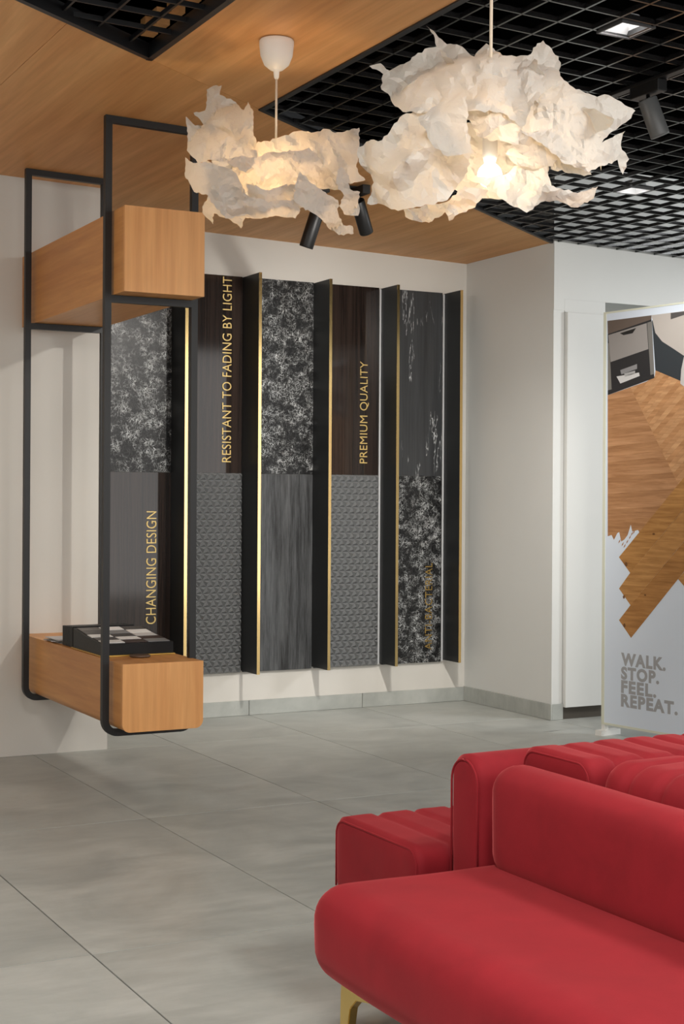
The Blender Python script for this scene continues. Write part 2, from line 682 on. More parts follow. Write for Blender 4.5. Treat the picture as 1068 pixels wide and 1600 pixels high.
# angle trims around the two openings
ceil_bar('edge_trim', (X_E1 + 0.006, 1.0), (X_E1 + 0.006, diag(X_E1)), 0.026, -0.006, 0.05, M_GRIDTRIM, ceiling)
ceil_bar('edge_trim', (X_E1, diag(X_E1) - 0.008), (5.36, diag(5.36) - 0.008), 0.02, -0.006, 0.05, M_GRIDTRIM, ceiling)
ceil_bar('edge_trim', (X_O - 0.006, 1.0), (X_O - 0.006, diag(X_O)), 0.024, -0.006, 0.05, M_GRIDTRIM, ceiling)
ceil_bar('edge_trim', (-1.0, diag(-1.0) - 0.008), (X_O, diag(X_O) - 0.008), 0.024, -0.006, 0.05, M_GRIDTRIM, ceiling)
# timber battens carrying the panels, seen through the small opening
for xx in (1.95, ):
    for yy in (4.78, 4.93, 5.08, 5.2):
        box('batten', xx - 0.05, xx, yy, yy + 0.05, 3.06, 3.12, M_CEILWOOD, ceiling)

GX0, GPX, GY0, GPY = 2.716, 0.1485, 4.175, 0.153
BW, BH = 0.0085, 0.018
for k in range(0, 30):
    x = GX0 + k * GPX
    y1 = min(diag(x) - 0.02, Y_HEAD - 0.005)
    ceil_bar('grid_slat', (x, 3.3), (x, y1), BW, 0.002, 0.002 + BH, M_GRID, ceiling)
for k in range(-5, 22):
    y = GY0 + k * GPY
    x0 = max(X_E1 + 0.02, (y - 5.733) / 0.632 + 2.593 + 0.03)
    ceil_bar('grid_slat', (x0, y), (7.2, y), BW, 0.002, 0.002 + BH, M_GRID, ceiling)
for k in range(0, 6):
    x = 1.857 - k * 0.156
    ceil_bar('grid_slat', (x, 3.8), (x, diag(x) - 0.025), BW, 0.02, 0.02 + BH, M_GRIDTRIM, ceiling)
for k in range(0, 7):
    y = 5.08 - k * 0.156
    ceil_bar('grid_slat', (max((y - 5.733) / 0.632 + 2.593 + 0.03, 0.9), y), (X_O - 0.018, y), BW, 0.02, 0.02 + BH, M_GRIDTRIM, ceiling)


# ------------------------------------------------------------------ recessed square downlights in the grid
def downlight(cx, cy, label, power):
    z = zc(cx)
    t = thing('recessed_downlight', label, 'downlight', (cx, cy, z), 'square downlights set in the black grid')
    a, b, h = 0.066, 0.03, 0.05
    v = []
    for s_, zz in ((a, z - 0.001), (b, z + h)):
        v += [(cx - s_, cy - s_, zz), (cx + s_, cy - s_, zz), (cx + s_, cy + s_, zz), (cx - s_, cy + s_, zz)]
    f = [(i, (i + 1) % 4, 4 + (i + 1) % 4, 4 + i) for i in range(4)]
    link_mesh('reflector', v, f, mat('reflector_white', (225, 226, 228), 0.3), t)
    bm = bmesh.new()
    for x0, x1, y0, y1 in ((-0.072, 0.072, -0.072, -a), (-0.072, 0.072, a, 0.072), (-0.072, -a, -a, a), (a, 0.072, -a, a)):
        box_bm(bm, cx + x0, cx + x1, cy + y0, cy + y1, z - 0.004, z + 0.012)
    from_bm('frame', bm, mat('downlight_frame', (70, 71, 72), 0.4), t)
    box('led_plate', cx - b, cx + b, cy - b, cy + b, z + h - 0.004, z + h, emit_mat('led_emission', (1.0, 0.98, 0.95, 1), 14.0), t)
    d = bpy.data.lights.new('downlight_lamp', 'SPOT')
    d.energy = power
    d.spot_size = math.radians(120)
    d.spot_blend = 0.7
    d.shadow_soft_size = 0.03
    d.color = (1.0, 0.97, 0.93)
    o = bpy.data.objects.new('downlight_lamp', d)
    COL.objects.link(o)
    o.parent = t
    o.location = (0, 0, h - 0.012)
    return t


downlight(GX0 + 3.5 * GPX + 0.018, GY0 - 0.5 * GPY + 0.012, 'square recessed downlight in the grid at the top right, above the grey spotlight', 25)
downlight(GX0 + 14.5 * GPX - 0.012, GY0 + 12.5 * GPY - 0.02, 'farther square recessed downlight in the grid, right of the large paper lamp', 40)


# ------------------------------------------------------------------ track spotlights
def spotlight(label, group, base, stem_to, tip, rad, body_mat, power, rail=None, grille=False):
    base, stem_to, tip = Vector(base), Vector(stem_to), Vector(tip)
    t = thing('track_spotlight', label, 'spotlight', base, group)
    box('adapter', base.x - 0.022, base.x + 0.022, base.y - 0.085, base.y + 0.085, base.z - 0.045, base.z, M_SPOT, t, 0.003)
    tube('stem', [(base.x, base.y, base.z - 0.043), (stem_to.x, stem_to.y, stem_to.z)], 0.008, M_SPOT, t, 10)
    ax = (tip - stem_to).normalized()
    a0 = stem_to - ax * 0.012
    tube('knuckle', [stem_to - rt * 0.016, stem_to + rt * 0.016], 0.013, M_SPOT, t, 14)
    bm = bmesh.new()
    tube_bm(bm, [a0, a0 + ax * 0.004, tip - ax * 0.004, tip, tip - ax * 0.001, tip - ax * 0.03],
            [rad * 0.93, rad, rad, rad * 0.97, rad * 0.86, rad * 0.8], 28)
    b = from_bm('lamp_body', bm, body_mat, t)
    for p in b.data.polygons:
        p.use_smooth = len(p.vertices) == 4
    tube('lens', [tip - ax * 0.028, tip - ax * 0.024], rad * 0.78, emit_mat('spot_lens', (1.0, 0.93, 0.82, 1), 6.0), t, 24)
    if grille:
        e1 = ax.orthogonal().normalized()
        e2 = ax.cross(e1)
        bm = bmesh.new()
        for rr, cnt in ((0.45, 10), (0.72, 18)):
            for k in range(cnt):
                an = 2 * math.pi * k / cnt
                c = a0 + (e1 * math.cos(an) + e2 * math.sin(an)) * rad * rr
                tube_bm(bm, [c, c - ax * 0.001], rad * 0.055, 6)
        from_bm('vent_dots', bm, mat('vent_dot', (190, 190, 188), 0.5), t)
    d = bpy.data.lights.new('spot_lamp', 'SPOT')
    d.energy = power
    d.spot_size = math.radians(75)
    d.spot_blend = 0.8
    d.shadow_soft_size = 0.03
    d.color = (1.0, 0.93, 0.84)
    o = bpy.data.objects.new('spot_lamp', d)
    COL.objects.link(o)
    o.parent = t
    o.location = tip + ax * 0.004 - base
    o.rotation_euler = ax.to_track_quat('-Z', 'Y').to_euler()
    return t


g_sp = 'black spotlights under the wood ceiling'
spotlight('black cylinder spotlight under the small paper lamp, pointing down to the left', g_sp,
          (3.455, 6.86, zc(3.455) - 0.012), (3.458, 6.875, 2.835), (3.415, 6.925, 2.645), 0.037, M_SPOT, 30)
spotlight('black cylinder spotlight between the two paper lamps, pointing down to the right', g_sp,
          (3.64, 6.77, zc(3.64) - 0.012), (3.638, 6.775, 2.872), (3.725, 6.84, 2.735), 0.037, M_SPOT, 30)
spotlight('grey cylinder spotlight hanging from the black grid at the right edge', None,
          (3.69, 4.525, 2.945), (3.675, 4.505, 2.868), (3.722, 4.49, 2.742), 0.037, M_SPOTGREY, 70, grille=True)
tr = box('ceiling_track', 3.43, 3.66, 6.80, 6.83, zc(3.6) - 0.0105, zc(3.6) - 0.001, M_SPOT)
tag(tr, 'short black lighting track under the wood ceiling, mostly hidden by the small paper lamp', 'track')
tr = from_bm('lighting_track', box_bm(bmesh.new(), 3.672, 3.708, 3.3, 6.0, 2.9455, 2.9595, 0.002), M_SPOT)
tag(tr, 'long black lighting track running below the grid at the right edge', 'track')

# ------------------------------------------------------------------ hanging shelf of black steel loops and wooden boxes
shelf = thing('hanging_shelf', 'hanging shelf of two black steel loops carrying two honey wood boxes', 'shelf', (2.3, 6.8, 0))


def loop_bar(name, pts, w, parent):
    """square section bar lying in an XZ plane, following pts (x, y, z)"""
    bm = bmesh.new()
    P = [Vector(p) for p in pts]
    rings = []
    for i, p in enumerate(P):
        if i == 0:
            t = P[1] - P[0]
        elif i == len(P) - 1:
            t = P[-1] - P[-2]
        else:
            t = (P[i + 1] - P[i]).normalized() + (P[i] - P[i - 1]).normalized()
        t.normalize()
        n = Vector((t.z, 0, -t.x))
        rings.append([bm.verts.new(p + n * a + Vector((0, b, 0))) for a, b in ((-w / 2, -w / 2), (w / 2, -w / 2), (w / 2, w / 2), (-w / 2, w / 2))])
    for r0, r1 in zip(rings, rings[1:]):
        for k in range(4):
            bm.faces.new((r0[k], r0[(k + 1) % 4], r1[(k + 1) % 4], r1[k]))
    bm.faces.new(rings[0][::-1])
    bm.faces.new(rings[-1])
    return from_bm(name, bm, M_STEEL, parent)


def steel_loop(y, xl, xr, zb, zcross):
    w = 0.03
    h = w / 2
    lp = bpy.data.objects.new('steel_loop', None)
    COL.objects.link(lp)
    lp.parent = shelf
    lp.location = Vector(((xl + xr) / 2, y, 0)) - shelf.location
    xl, xr = xl + h, xr - h
    r = 0.055
    arcl = [(xl + r - r * math.cos(a), y, zb + h + r - r * math.sin(a)) for a in [math.pi / 2 * k / 8 for k in range(9)]]
    arcr = [(xr - r + r * math.sin(a), y, zb + h + r - r * math.cos(a)) for a in [math.pi / 2 * k / 8 for k in range(9)]]
    loop_bar('post', [(xl, y, zc(xl) - 0.03)] + arcl[:1] + arcl[1:], w, lp)
    loop_bar('post', arcr + [(xr, y, zc(xr) - 0.03)], w, lp)
    loop_bar('bottom_bar', [arcl[-1], arcr[0]], w, lp)
    loop_bar('top_bar', [(xl - h, y, zc(xl) - 0.0155), (xr + h, y, zc(xr) - 0.0155)], w, lp)
    loop_bar('cross_bar', [(xl + h, y, zcross - h), (xr - h, y, zcross - h)], w, lp)


steel_loop(7.41, 2.074, 2.503, 0.315, 2.223)
steel_loop(6.20, 2.083, 2.515, 0.308, 2.223)


def shelf_box(x0, x1, y0, y1, z0, z1, rbot):
    """long box with rounded lower edges, closed by an upright-grain end board"""
    def outline(inset=0.0):
        pts = [(x0 + inset, z1 - inset), (x1 - inset, z1 - inset)]
        if rbot:
            r = rbot
            pts += [(x1 - inset - r + r * math.cos(a), z0 + inset + r - r * math.sin(a)) for a in [math.pi / 2 * k / 8 for k in range(9)]]
            pts += [(x0 + inset + r - r * math.sin(a), z0 + inset + r - r * math.cos(a)) for a in [math.pi / 2 * k / 8 for k in range(9)]]
        else:
            pts += [(x1 - inset, z0 + inset), (x0 + inset, z0 + inset)]
        return pts

    def extr(name, pts, ya, yb, material, parent):
        n = len(pts)
        v = [(x, ya, z) for x, z in pts] + [(x, yb, z) for x, z in pts]
        f = [tuple(range(n)), tuple(range(n, 2 * n))[::-1]] + [(n + i, n + (i + 1) % n, (i + 1) % n, i) for i in range(n)]
        bm = bmesh.new()
        vs = [bm.verts.new(p) for p in v]
        for q in f:
            bm.faces.new([vs[i] for i in q])
        return from_bm(name, bm, material, parent)
    b = bpy.data.objects.new('shelf_box', None)
    COL.objects.link(b)
    b.parent = shelf
    b.location = Vector(((x0 + x1) / 2, (y0 + y1) / 2, z0)) - shelf.location
    extr('body', outline(0.0008), y0 + 0.0165, y1, M_BEAM_Y, b)
    extr('end_board', outline(), y0, y0 + 0.016, M_BEAM_Z, b)
    return b


shelf_box(2.122, 2.488, 6.045, Y_LEFT - 0.001, 2.224, 2.59, 0)
shelf_box(2.13, 2.5, 6.06, Y_LEFT - 0.001, 0.34, 0.633, 0.035)

# sample case lying open on the lower box
ZT = 0.633
case = thing('sample_case', 'open black sample case with rows of grey and white swatches on the lower shelf', 'sample case', (2.31, 6.7, ZT))
cx0, cx1 = 2.145, 2.485
M_CASE = mat('case_black', (8, 8, 9), 0.45, spec=0.3)
bm = bmesh.new()
prof = [(6.385, ZT + 0.006), (6.385, ZT + 0.056), (6.60, ZT + 0.072), (6.80, ZT + 0.095), (6.80, ZT + 0.006)]
vs = [[bm.verts.new((x, y, z)) for y, z in prof] for x in (cx0, cx1)]
k = len(prof)
bm.faces.new(vs[0])
bm.faces.new(vs[1][::-1])
for i in range(k):
    bm.faces.new((vs[0][i], vs[1][i], vs[1][(i + 1) % k], vs[0][(i + 1) % k]))
from_bm('tray', bm, M_CASE, case)
bm = bmesh.new()
box_bm(bm, cx0 - 0.004, cx1 + 0.004, 6.37, 6.82, ZT + 0.0006, ZT + 0.0055)
from_bm('gilt_base', bm, mat('gilt_edge', (206, 168, 84), 0.35, 0.6), case)
for q in range(7):
    y = 6.825 + q * 0.023
    box('sample_board', cx0 + 0.004, cx1 - 0.03, y, y + 0.019, ZT + 0.0015, ZT + 0.10 - 0.001 * q, M_CASE, case, 0.001, 1)
rnd = random.Random(5)
sw_cols = [(70, 66, 64), (226, 225, 222), (128, 128, 128), (196, 194, 192), (58, 40, 36), (88, 84, 80)]
pattern = [[1, 4, 2], [0, 1, 4], [1, 0, 3], [0, 2, 1], [5, 1, 0]]
for rj in range(5):
    for ci in range(3):
        ya = 6.40 + rj * 0.079
        yb = ya + 0.07

        def zt(y):
            return (ZT + 0.056 + (y - 6.385) / 0.215 * 0.016) if y < 6.6 else (ZT + 0.072 + (y - 6.6) / 0.2 * 0.023)
        xa = cx0 + 0.012 + ci * 0.107
        xb = xa + 0.102
        c = sw_cols[pattern[rj][ci]]
        v = [(xa, ya, zt(ya) + 0.0006), (xb, ya, zt(ya) + 0.0006), (xb, yb, zt(yb) + 0.0006), (xa, yb, zt(yb) + 0.0006)]
        v += [(a, b_, z + 0.003) for a, b_, z in v]
        f = [(0, 3, 2, 1), (4, 5, 6, 7), (0, 1, 5, 4), (1, 2, 6, 5), (2, 3, 7, 6), (3, 0, 4, 7)]
        link_mesh('swatch', v, f, mat('swatch_%d_%d_%d' % c, c, 0.4), case)

bro = thing('brochure_stack', 'loose stack of pale brochures on the lower shelf behind the sample case', 'brochures', (2.2, 7.15, ZT))
for q in range(6):
    bm = bmesh.new()
    box_bm(bm, -0.07, 0.07, -0.10, 0.10, 0, 0.003)
    bmesh.ops.rotate(bm, verts=bm.verts, cent=(0, 0, 0), matrix=Matrix.Rotation(rnd.uniform(-0.25, 0.25), 3, 'Z'))
    bmesh.ops.translate(bm, verts=bm.verts, vec=(2.215 + rnd.uniform(-0.012, 0.012), 7.13 + rnd.uniform(-0.03, 0.03), ZT + 0.0006 + q * 0.0036))
    from_bm('brochure', bm, mat('brochure_%d' % (q % 3), [(206, 204, 200), (150, 146, 140), (186, 186, 188)][q % 3], 0.5), bro)
lt = lathe('coaster', [(0.0, 0.0), (0.044, 0.0), (0.047, 0.003), (0.047, 0.008), (0.044, 0.010), (0.0, 0.010)], (2.30, 6.315, ZT + 0.0005), mat('coaster_brown', (92, 72, 56), 0.35), None, 32)
tag(lt, 'small round brown coaster at the front edge of the lower shelf', 'coaster')

# ------------------------------------------------------------------ sample panels and black dividers on the back wall
YP = 8.425
ZB, ZJ, ZTP = 0.27, 1.496, 2.708
fin_x = [3.259, 3.722, 4.212, 4.699, 5.179]
FT = 0.018
fin_near = [8.205, 8.18, 8.205, 8.215, 8.225]
fin_where = ['leftmost black divider fin, seen through the steel shelf loop', 'second black divider fin from the left, beside the light-fading lettering',
             'middle black divider fin, just left of the PREMIUM QUALITY panel', 'fourth black divider fin, right of the premium lettering, with pale strip',
             'rightmost black divider fin, next to the return wall']
for i, x in enumerate(fin_x):
    t = thing('divider_fin', fin_where[i] + ', gold front edge', 'divider', (x, Y_BACK, ZB), 'divider fins on the back wall')
    box('board', x, x + FT, fin_near[i] + 0.002, Y_BACK - 0.001, 0.282, 2.704, M_FIN, t)
    box('gold_edge', x - 0.0006, x + FT + 0.0006, fin_near[i], fin_near[i] + 0.0018, 0.281, 2.705, M_GOLD, t)
    if i >= 3:
        box('pale_strip', x - 0.013, x - 0.001, YP - 0.004, YP - 0.0005, 0.275, 2.70, M_ALU, t)

cols = [(2.61, fin_x[0])] + [(fin_x[i] + FT, fin_x[i + 1]) for i in range(4)]


def panel(name, ci, upper, material, label, cat='sample board', group=None):
    x0, x1 = cols[ci]
    z0, z1 = (ZJ + 0.001, ZTP) if upper else (ZB, ZJ - 0.001)
    if ci >= 3:
        x1 -= 0.014
    t = thing(name, label, cat, ((x0 + x1) / 2, YP, z0), group or 'sample panels on the back wall')
    box('board', x0 + 0.001, x1 - 0.001, YP, Y_BACK - 0.001, z0, z1, material, t)
    return t, x0, x1, z0, z1


def relief(t, x0, x1, z0, z1):
    """field of small three-sided pyramids"""
    b, h, ap = 0.0475, 0.0405, 0.022
    verts, faces = [], []
    rows = int((z1 - z0) / h)
    h = (z1 - z0 - 0.002) / rows
    for r in range(rows):
        za, zb = z0 + 0.001 + r * h, z0 + 0.001 + (r + 1) * h
        n = int((x1 - x0) / b) + 2
        for k in range(-2, n):
            off = (b / 2) if r % 2 else 0.0
            xa = x0 + k * b + off
            for tri in (((xa, za), (xa + b, za), (xa + b / 2, zb)), ((xa + b / 2, zb), (xa + b, za), (xa + 1.5 * b, zb))):
                tri = [(min(max(p[0], x0 + 0.001), x1 - 0.001), p[1]) for p in tri]
                if max(p[0] for p in tri) - min(p[0] for p in tri) < 0.006:
                    continue
                cx = sum(p[0] for p in tri) / 3
                cz = sum(p[1] for p in tri) / 3
                i0 = len(verts)
                verts.extend([(p[0], YP - 0.0006, p[1]) for p in tri])
                verts.append((cx, YP - 0.0006 - ap, cz))
                for a, c in ((0, 1), (1, 2), (2, 0)):
                    faces.append((i0 + a, i0 + c, i0 + 3))
    o = link_mesh('pyramid_relief', verts, faces, M_RELIEF, t)
    o['kind'] = 'stuff'
    return o


def letters(t, body, x0, x1, z0, z1, m=None):
    text_mesh('letter', body, lambda a, b, d: Vector((x1 - b, YP - 0.0006 - d, z0 + a)), z1 - z0, x1 - x0, m or M_GOLDLET, t, 0.004, -0.006, 1.03)


panel('laminate_sample', 0, True, M_FLECK, 'black panel with white fleck web behind the shelf, upper left')
p, *_ = panel('laminate_sample', 0, False, M_GLOSSWOOD, 'glossy dark brown panel lettered CHANGING DESIGN in gold, above the sample case')
letters(p, 'CHANGING DESIGN', 3.103, 3.166, 0.588, 1.262)
p, *_ = panel('laminate_sample', 1, True, M_GLOSSWOOD, 'glossy dark brown panel lettered RESISTANT TO FADING BY LIGHT in gold')
letters(p, 'RESISTANT TO FADING BY LIGHT', 3.588, 3.648, 1.564, 2.700)
p, *b = panel('laminate_sample', 1, False, M_RELIEF, 'grey pyramid relief panel beside the lower shelf, left of the two')
relief(p, *b)
panel('laminate_sample', 2, True, M_FLECK, 'black panel with white fleck web, upper middle above the grey wood panel')
panel('laminate_sample', 2, False, M_GREYWOOD, 'matt grey streaked wood panel in the lower middle')
p, *_ = panel('laminate_sample', 3, True, M_GLOSSWOOD, 'glossy dark panel lettered PREMIUM QUALITY in gold')
letters(p, 'PREMIUM QUALITY', 4.546, 4.611, 1.572, 2.226)
p, *b = panel('laminate_sample', 3, False, M_RELIEF, 'grey pyramid relief panel below the premium lettering, right of the two')
relief(p, *b)
panel('laminate_sample', 4, True, M_CRACK, 'dark grey wood panel with white cracks, upper right')
p, *_ = panel('laminate_sample', 4, False, M_FLECK, 'black panel with white fleck web lettered ANTI-BACTERIAL, lower right')
letters(p, 'ANTI-BACTERIAL', 5.041, 5.095, 0.353, 0.925, M_GOLDSHADED)

# ------------------------------------------------------------------ display board on the right
BTH = math.radians(-8.0)
be = Vector((math.sin(BTH), math.cos(BTH), 0))
bn = Vector((math.cos(BTH), -math.sin(BTH), 0))
BP = Vector((5.294, 6.838, 0))


def bp(u, v, d=0.0):
    """point on the board face: u towards the viewer along the face, v up, d proud of the face"""
    return BP - be * u + up * v - bn * d


def board_box(name, u0, u1, v0, v1, d0, d1, material, parent):
    v = [bp(u, vv, d) for d in (d0, d1) for u, vv in ((u0, v0), (u1, v0), (u1, v1), (u0, v1))]
    bm = bmesh.new()
    q = [bm.verts.new(p) for p in v]
    for f in ((0, 1, 2, 3), (7, 6, 5, 4), (0, 4, 5, 1), (1, 5, 6, 2), (2, 6, 7, 3), (3, 7, 4, 0)):
        bm.faces.new([q[i] for i in f])
    return from_bm(name, bm, material, parent)


board = thing('display_board', 'tall pale display board with bedroom floor photograph and grey slogan', 'display board', bp(0.45, 0, -0.02))
M_BOARD = mat('board_print', (220, 231, 244), 0.5)
M_BFRAME = mat('board_frame', (218, 221, 204), 0.35)
UW = 0.95
board_box('panel', -0.008, UW, 0.075, 2.41, -0.03, 0.0, M_BOARD, board)
for u0, u1, v0, v1 in ((-0.03, -0.008, 0.062, 2.42), (UW, UW + 0.022, 0.062, 2.42), (-0.008, UW, 2.41, 2.42), (-0.008, UW, 0.062, 0.075)):
    board_box('frame_bar', u0, u1, v0, v1, -0.034, 0.002, M_BFRAME, board)
for u in (-0.045, 0.80):
    board_box('foot', u, u + 0.05, 0.0, 0.03, -0.12, 0.035, mat('foot_white', (226, 226, 222), 0.4), board)
    board_box('foot', u + 0.015, u + 0.04, 0.03, 0.0615, -0.03, 0.0, mat('foot_white', (226, 226, 222), 0.4), board)


def flat(name, pts, layer, color, parent=board, m=None):
    me = [bp(u, v, 0.0002 * layer) for u, v in pts]
    return link_mesh(name, me, [tuple(range(len(pts)))[::-1]], m or mat('print_%d_%d_%d' % color, color, 0.5), parent)


def clip(poly, a, b, c):
    """keep the side a*u + b*v >= c"""
    out = []
    for i in range(len(poly)):
        p, q = poly[i - 1], poly[i]
        fp, fq = a * p[0] + b * p[1] - c, a * q[0] + b * q[1] - c
        if (fp >= 0) != (fq >= 0):
            t = fp / (fp - fq)
            out.append((p[0] + (q[0] - p[0]) * t, p[1] + (q[1] - p[1]) * t))
        if fq >= 0:
            out.append(q)
    return out


def print_wood(name, dark, light, ang):
    m = mat(name, light, 0.5)
    n = N(m)
    v = n.coords((1, 1, 1))
    tc = n.new('ShaderNodeMapping')
    tc.inputs['Rotation'].default_value = (ang, 0, 0)
    tc.inputs['Scale'].default_value = (3, 3, 40)
    n.link(v, tc.inputs['Vector'])
    f = n.noise(tc.outputs['Vector'], 1.3, 4, 0.6, 0.4)
    n.color(n.ramp(f, [(0.3, lin(*dark)), (0.7, lin(*light))]))
    return m


PR = bpy.data.objects.new('floor_photograph', None)
COL.objects.link(PR)
PR.parent = board
floor_poly = [(0.0045, 1.944), (0.30, 2.005), (0.36, 2.03), (0.365, 2.063), (0.545, 1.994), (0.62, 1.94), (0.93, 1.90), (0.93, 1.80), (0.574, 1.464), (0.261, 1.159), (0.242, 1.18), (0.2, 1.17),
              (0.188, 1.208), (0.165, 1.15), (0.14, 1.124), (0.116, 1.112), (0.10, 1.165), (0.086, 1.159), (0.06, 1.12), (0.041, 1.147), (0.011, 1.139)]
flat('photo_floor', floor_poly, 1, (178, 132, 92), PR, print_wood('print_wood_base', (150, 104, 66), (190, 142, 98), 0.0))
HW = [print_wood('print_wood_a%d' % q, d, l, -0.75) for q, (d, l) in enumerate((((170, 124, 84), (208, 160, 114)), ((162, 116, 76), (202, 152, 106)), ((174, 128, 88), (212, 166, 120))))]
HV = [print_wood('print_wood_b%d' % q, d, l, 0.12) for q, (d, l) in enumerate((((158, 112, 74), (196, 148, 106)), ((150, 106, 70), (188, 140, 98)), ((164, 118, 80), (202, 154, 112))))]
# chevron rows: flat running boards on the left, slanting boards on the right of a zig-zag fold
for side in (0, 1):
    for q in range(52):
        if side == 0:
            a, b_ = -0.06, 1.0
            base = clip(floor_poly, -0.37, -0.24, -0.5413)
            lo = 1.05 + q * 0.03
        else:
            a, b_ = -0.66, 0.75
            base = clip(floor_poly, 0.37, 0.24, 0.5413)
            lo = 0.55 + q * 0.03
        s_ = clip(clip(base, a, b_, lo), -a, -b_, -(lo + 0.0292))
        if len(s_) >= 3 and (side or lo > 1.2):
            flat('photo_board', s_, 2, (0, 0, 0), PR, (HV if side == 0 else HW)[q % 3])
BIG = [print_wood('print_plank_%d' % q, d, l, -0.78) for q, (d, l) in enumerate((((150, 102, 52), (196, 146, 86)), ((158, 110, 58), (200, 150, 92)), ((146, 98, 50), (190, 138, 80))))]
flat('photo_plank', [(0.1, 1.023), (0.186, 0.938), (0.575, 1.301), (0.85, 1.56), (0.85, 1.75), (0.574, 1.471)], 5, (0, 0, 0), PR, BIG[0])
flat('photo_plank', [(0.186, 0.938), (0.102, 0.846), (0.19, 0.757), (0.576, 1.125), (0.85, 1.386), (0.85, 1.558), (0.575, 1.300)], 5, (0, 0, 0), PR, BIG[1])
flat('photo_plank', [(0.19, 0.757), (0.103, 0.667), (0.196, 0.574), (0.537, 0.92), (0.85, 1.24), (0.85, 1.384), (0.576, 1.124)], 5, (0, 0, 0), PR, BIG[2])
flat('photo_plank', [(0.537, 0.92), (0.62, 0.85), (0.70, 0.93), (0.62, 1.0)], 5, (0, 0, 0), PR, BIG[1])
for nm, pts, ly, c in (
        ('photo_bed', [(0.338, 2.341), (0.412, 2.318), (0.568, 2.19), (0.93, 2.1), (0.93, 1.93), (0.57, 1.985), (0.545, 1.994), (0.365, 2.063)], 6, (52, 58, 63)),
        ('photo_blanket', [(0.334, 2.369), (0.93, 2.370), (0.93, 2.0), (0.569, 2.128), (0.489, 2.175), (0.413, 2.218), (0.363, 2.27)], 7, (186, 180, 174)),
        ('photo_pillow', [(0.474, 2.368), (0.567, 2.368), (0.80, 2.366), (0.80, 2.33), (0.567, 2.348), (0.474, 2.333)], 8, (84, 82, 82)),
        ('photo_throw', [(0.569, 2.122), (0.66, 2.10), (0.66, 1.93), (0.57, 1.962), (0.545, 1.979), (0.551, 2.056)], 8, (196, 194, 192)),
        ('photo_table_top', [(0.0, 2.369), (0.334, 2.369), (0.334, 2.346), (0.003, 2.293)], 6, (104, 92, 84)),
        ('photo_night_table', [(0.003, 2.293), (0.334, 2.346), (0.358, 2.021), (0.006, 1.945)], 6, (46, 46, 48)),
        ('photo_drawer', [(0.007, 2.287), (0.299, 2.329), (0.313, 2.184), (0.027, 2.132)], 7, (150, 146, 143)),
        ('photo_handle', [(0.097, 2.29), (0.221, 2.309), (0.195, 2.282), (0.126, 2.277)], 8, (36, 36, 36)),
        ('photo_fluting', [(0.004, 2.241), (0.016, 2.242), (0.036, 1.976), (0.006, 1.972)], 7, (128, 126, 120)),
        ('photo_fluting', [(0.303, 2.331), (0.338, 2.336), (0.358, 2.043), (0.33, 2.039)], 7, (122, 120, 116)),
        ('photo_book', [(0.102, 2.081), (0.229, 2.107), (0.23, 2.08), (0.11, 2.056)], 7, (140, 140, 142)),
        ('photo_book', [(0.132, 2.06), (0.215, 2.071), (0.215, 2.054), (0.139, 2.04)], 7, (170, 170, 170)),
        ('photo_book', [(0.073, 2.047), (0.244, 2.058), (0.25, 2.039), (0.103, 2.005)], 7, (206, 206, 206))):
    flat(nm, pts, ly, c, PR)
for (u, v), ru, rv in (((0.155, 0.985), 0.011, 0.013), ((0.14, 0.80), 0.008, 0.010), ((0.145, 0.64), 0.009, 0.012), ((0.36, 1.16), 0.010, 0.006), ((0.30, 0.82), 0.008, 0.005)):
    flat('photo_knot', [(u + ru * math.cos(k * math.pi / 5), v + rv * math.sin(k * math.pi / 5)) for k in range(10)], 7, (112, 74, 40), PR)
for u, v in ((0.12, 1.085), (0.135, 1.075), (0.19, 1.145), (0.205, 1.155), (0.095, 1.10), (0.155, 1.10), (0.175, 1.125)):
    flat('photo_fleck', [(u, v), (u + 0.012, v + 0.012), (u + 0.016, v + 0.026), (u + 0.002, v + 0.012)], 2, (170, 124, 86), PR)
M_SLOGAN = mat('slogan_grey', (166, 168, 171), 0.5)
for word, u0, u1, v0, v1 in (('WALK.', 0.121, 0.452, 0.412, 0.486), ('STOP.', 0.121, 0.405, 0.334, 0.408), ('FEEL.', 0.122, 0.385, 0.257, 0.331), ('REPEAT.', 0.122, 0.54, 0.180, 0.254)):
    text_mesh('slogan_letter', word, lambda a, b, d, u0=u0, v0=v0: bp(u0 + a, v0 + b, 0.0008 + d), u1 - u0, v1 - v0, M_SLOGAN, board, 0.0, 0.05, 1.16)

# ------------------------------------------------------------------ red modular sofa
def channels(axis, pitch, start, depth, width, crown=0.0, dirs=None):
    """shape function pressing stitched channels across one axis"""
    def f(p, n):
        t = (p[axis] - start) / pitch
        d = abs(t - round(t)) * pitch
        k = math.exp(-(d / width) ** 2)
        w = max(0.0, 1.0 - abs(n[axis]))
        if t < 0.5:
            k = 0.0
        wob = 0.0025 * noise.noise(Vector((p.x * 9, p.y * 9, p.z * 9)))
        return p - n * (depth * k * w) + n * wob
    return f


def soft(p, n):
    return p + n * (0.004 * noise.noise(Vector((p.x * 4.0, p.y * 4.0, p.z * 5.0))))


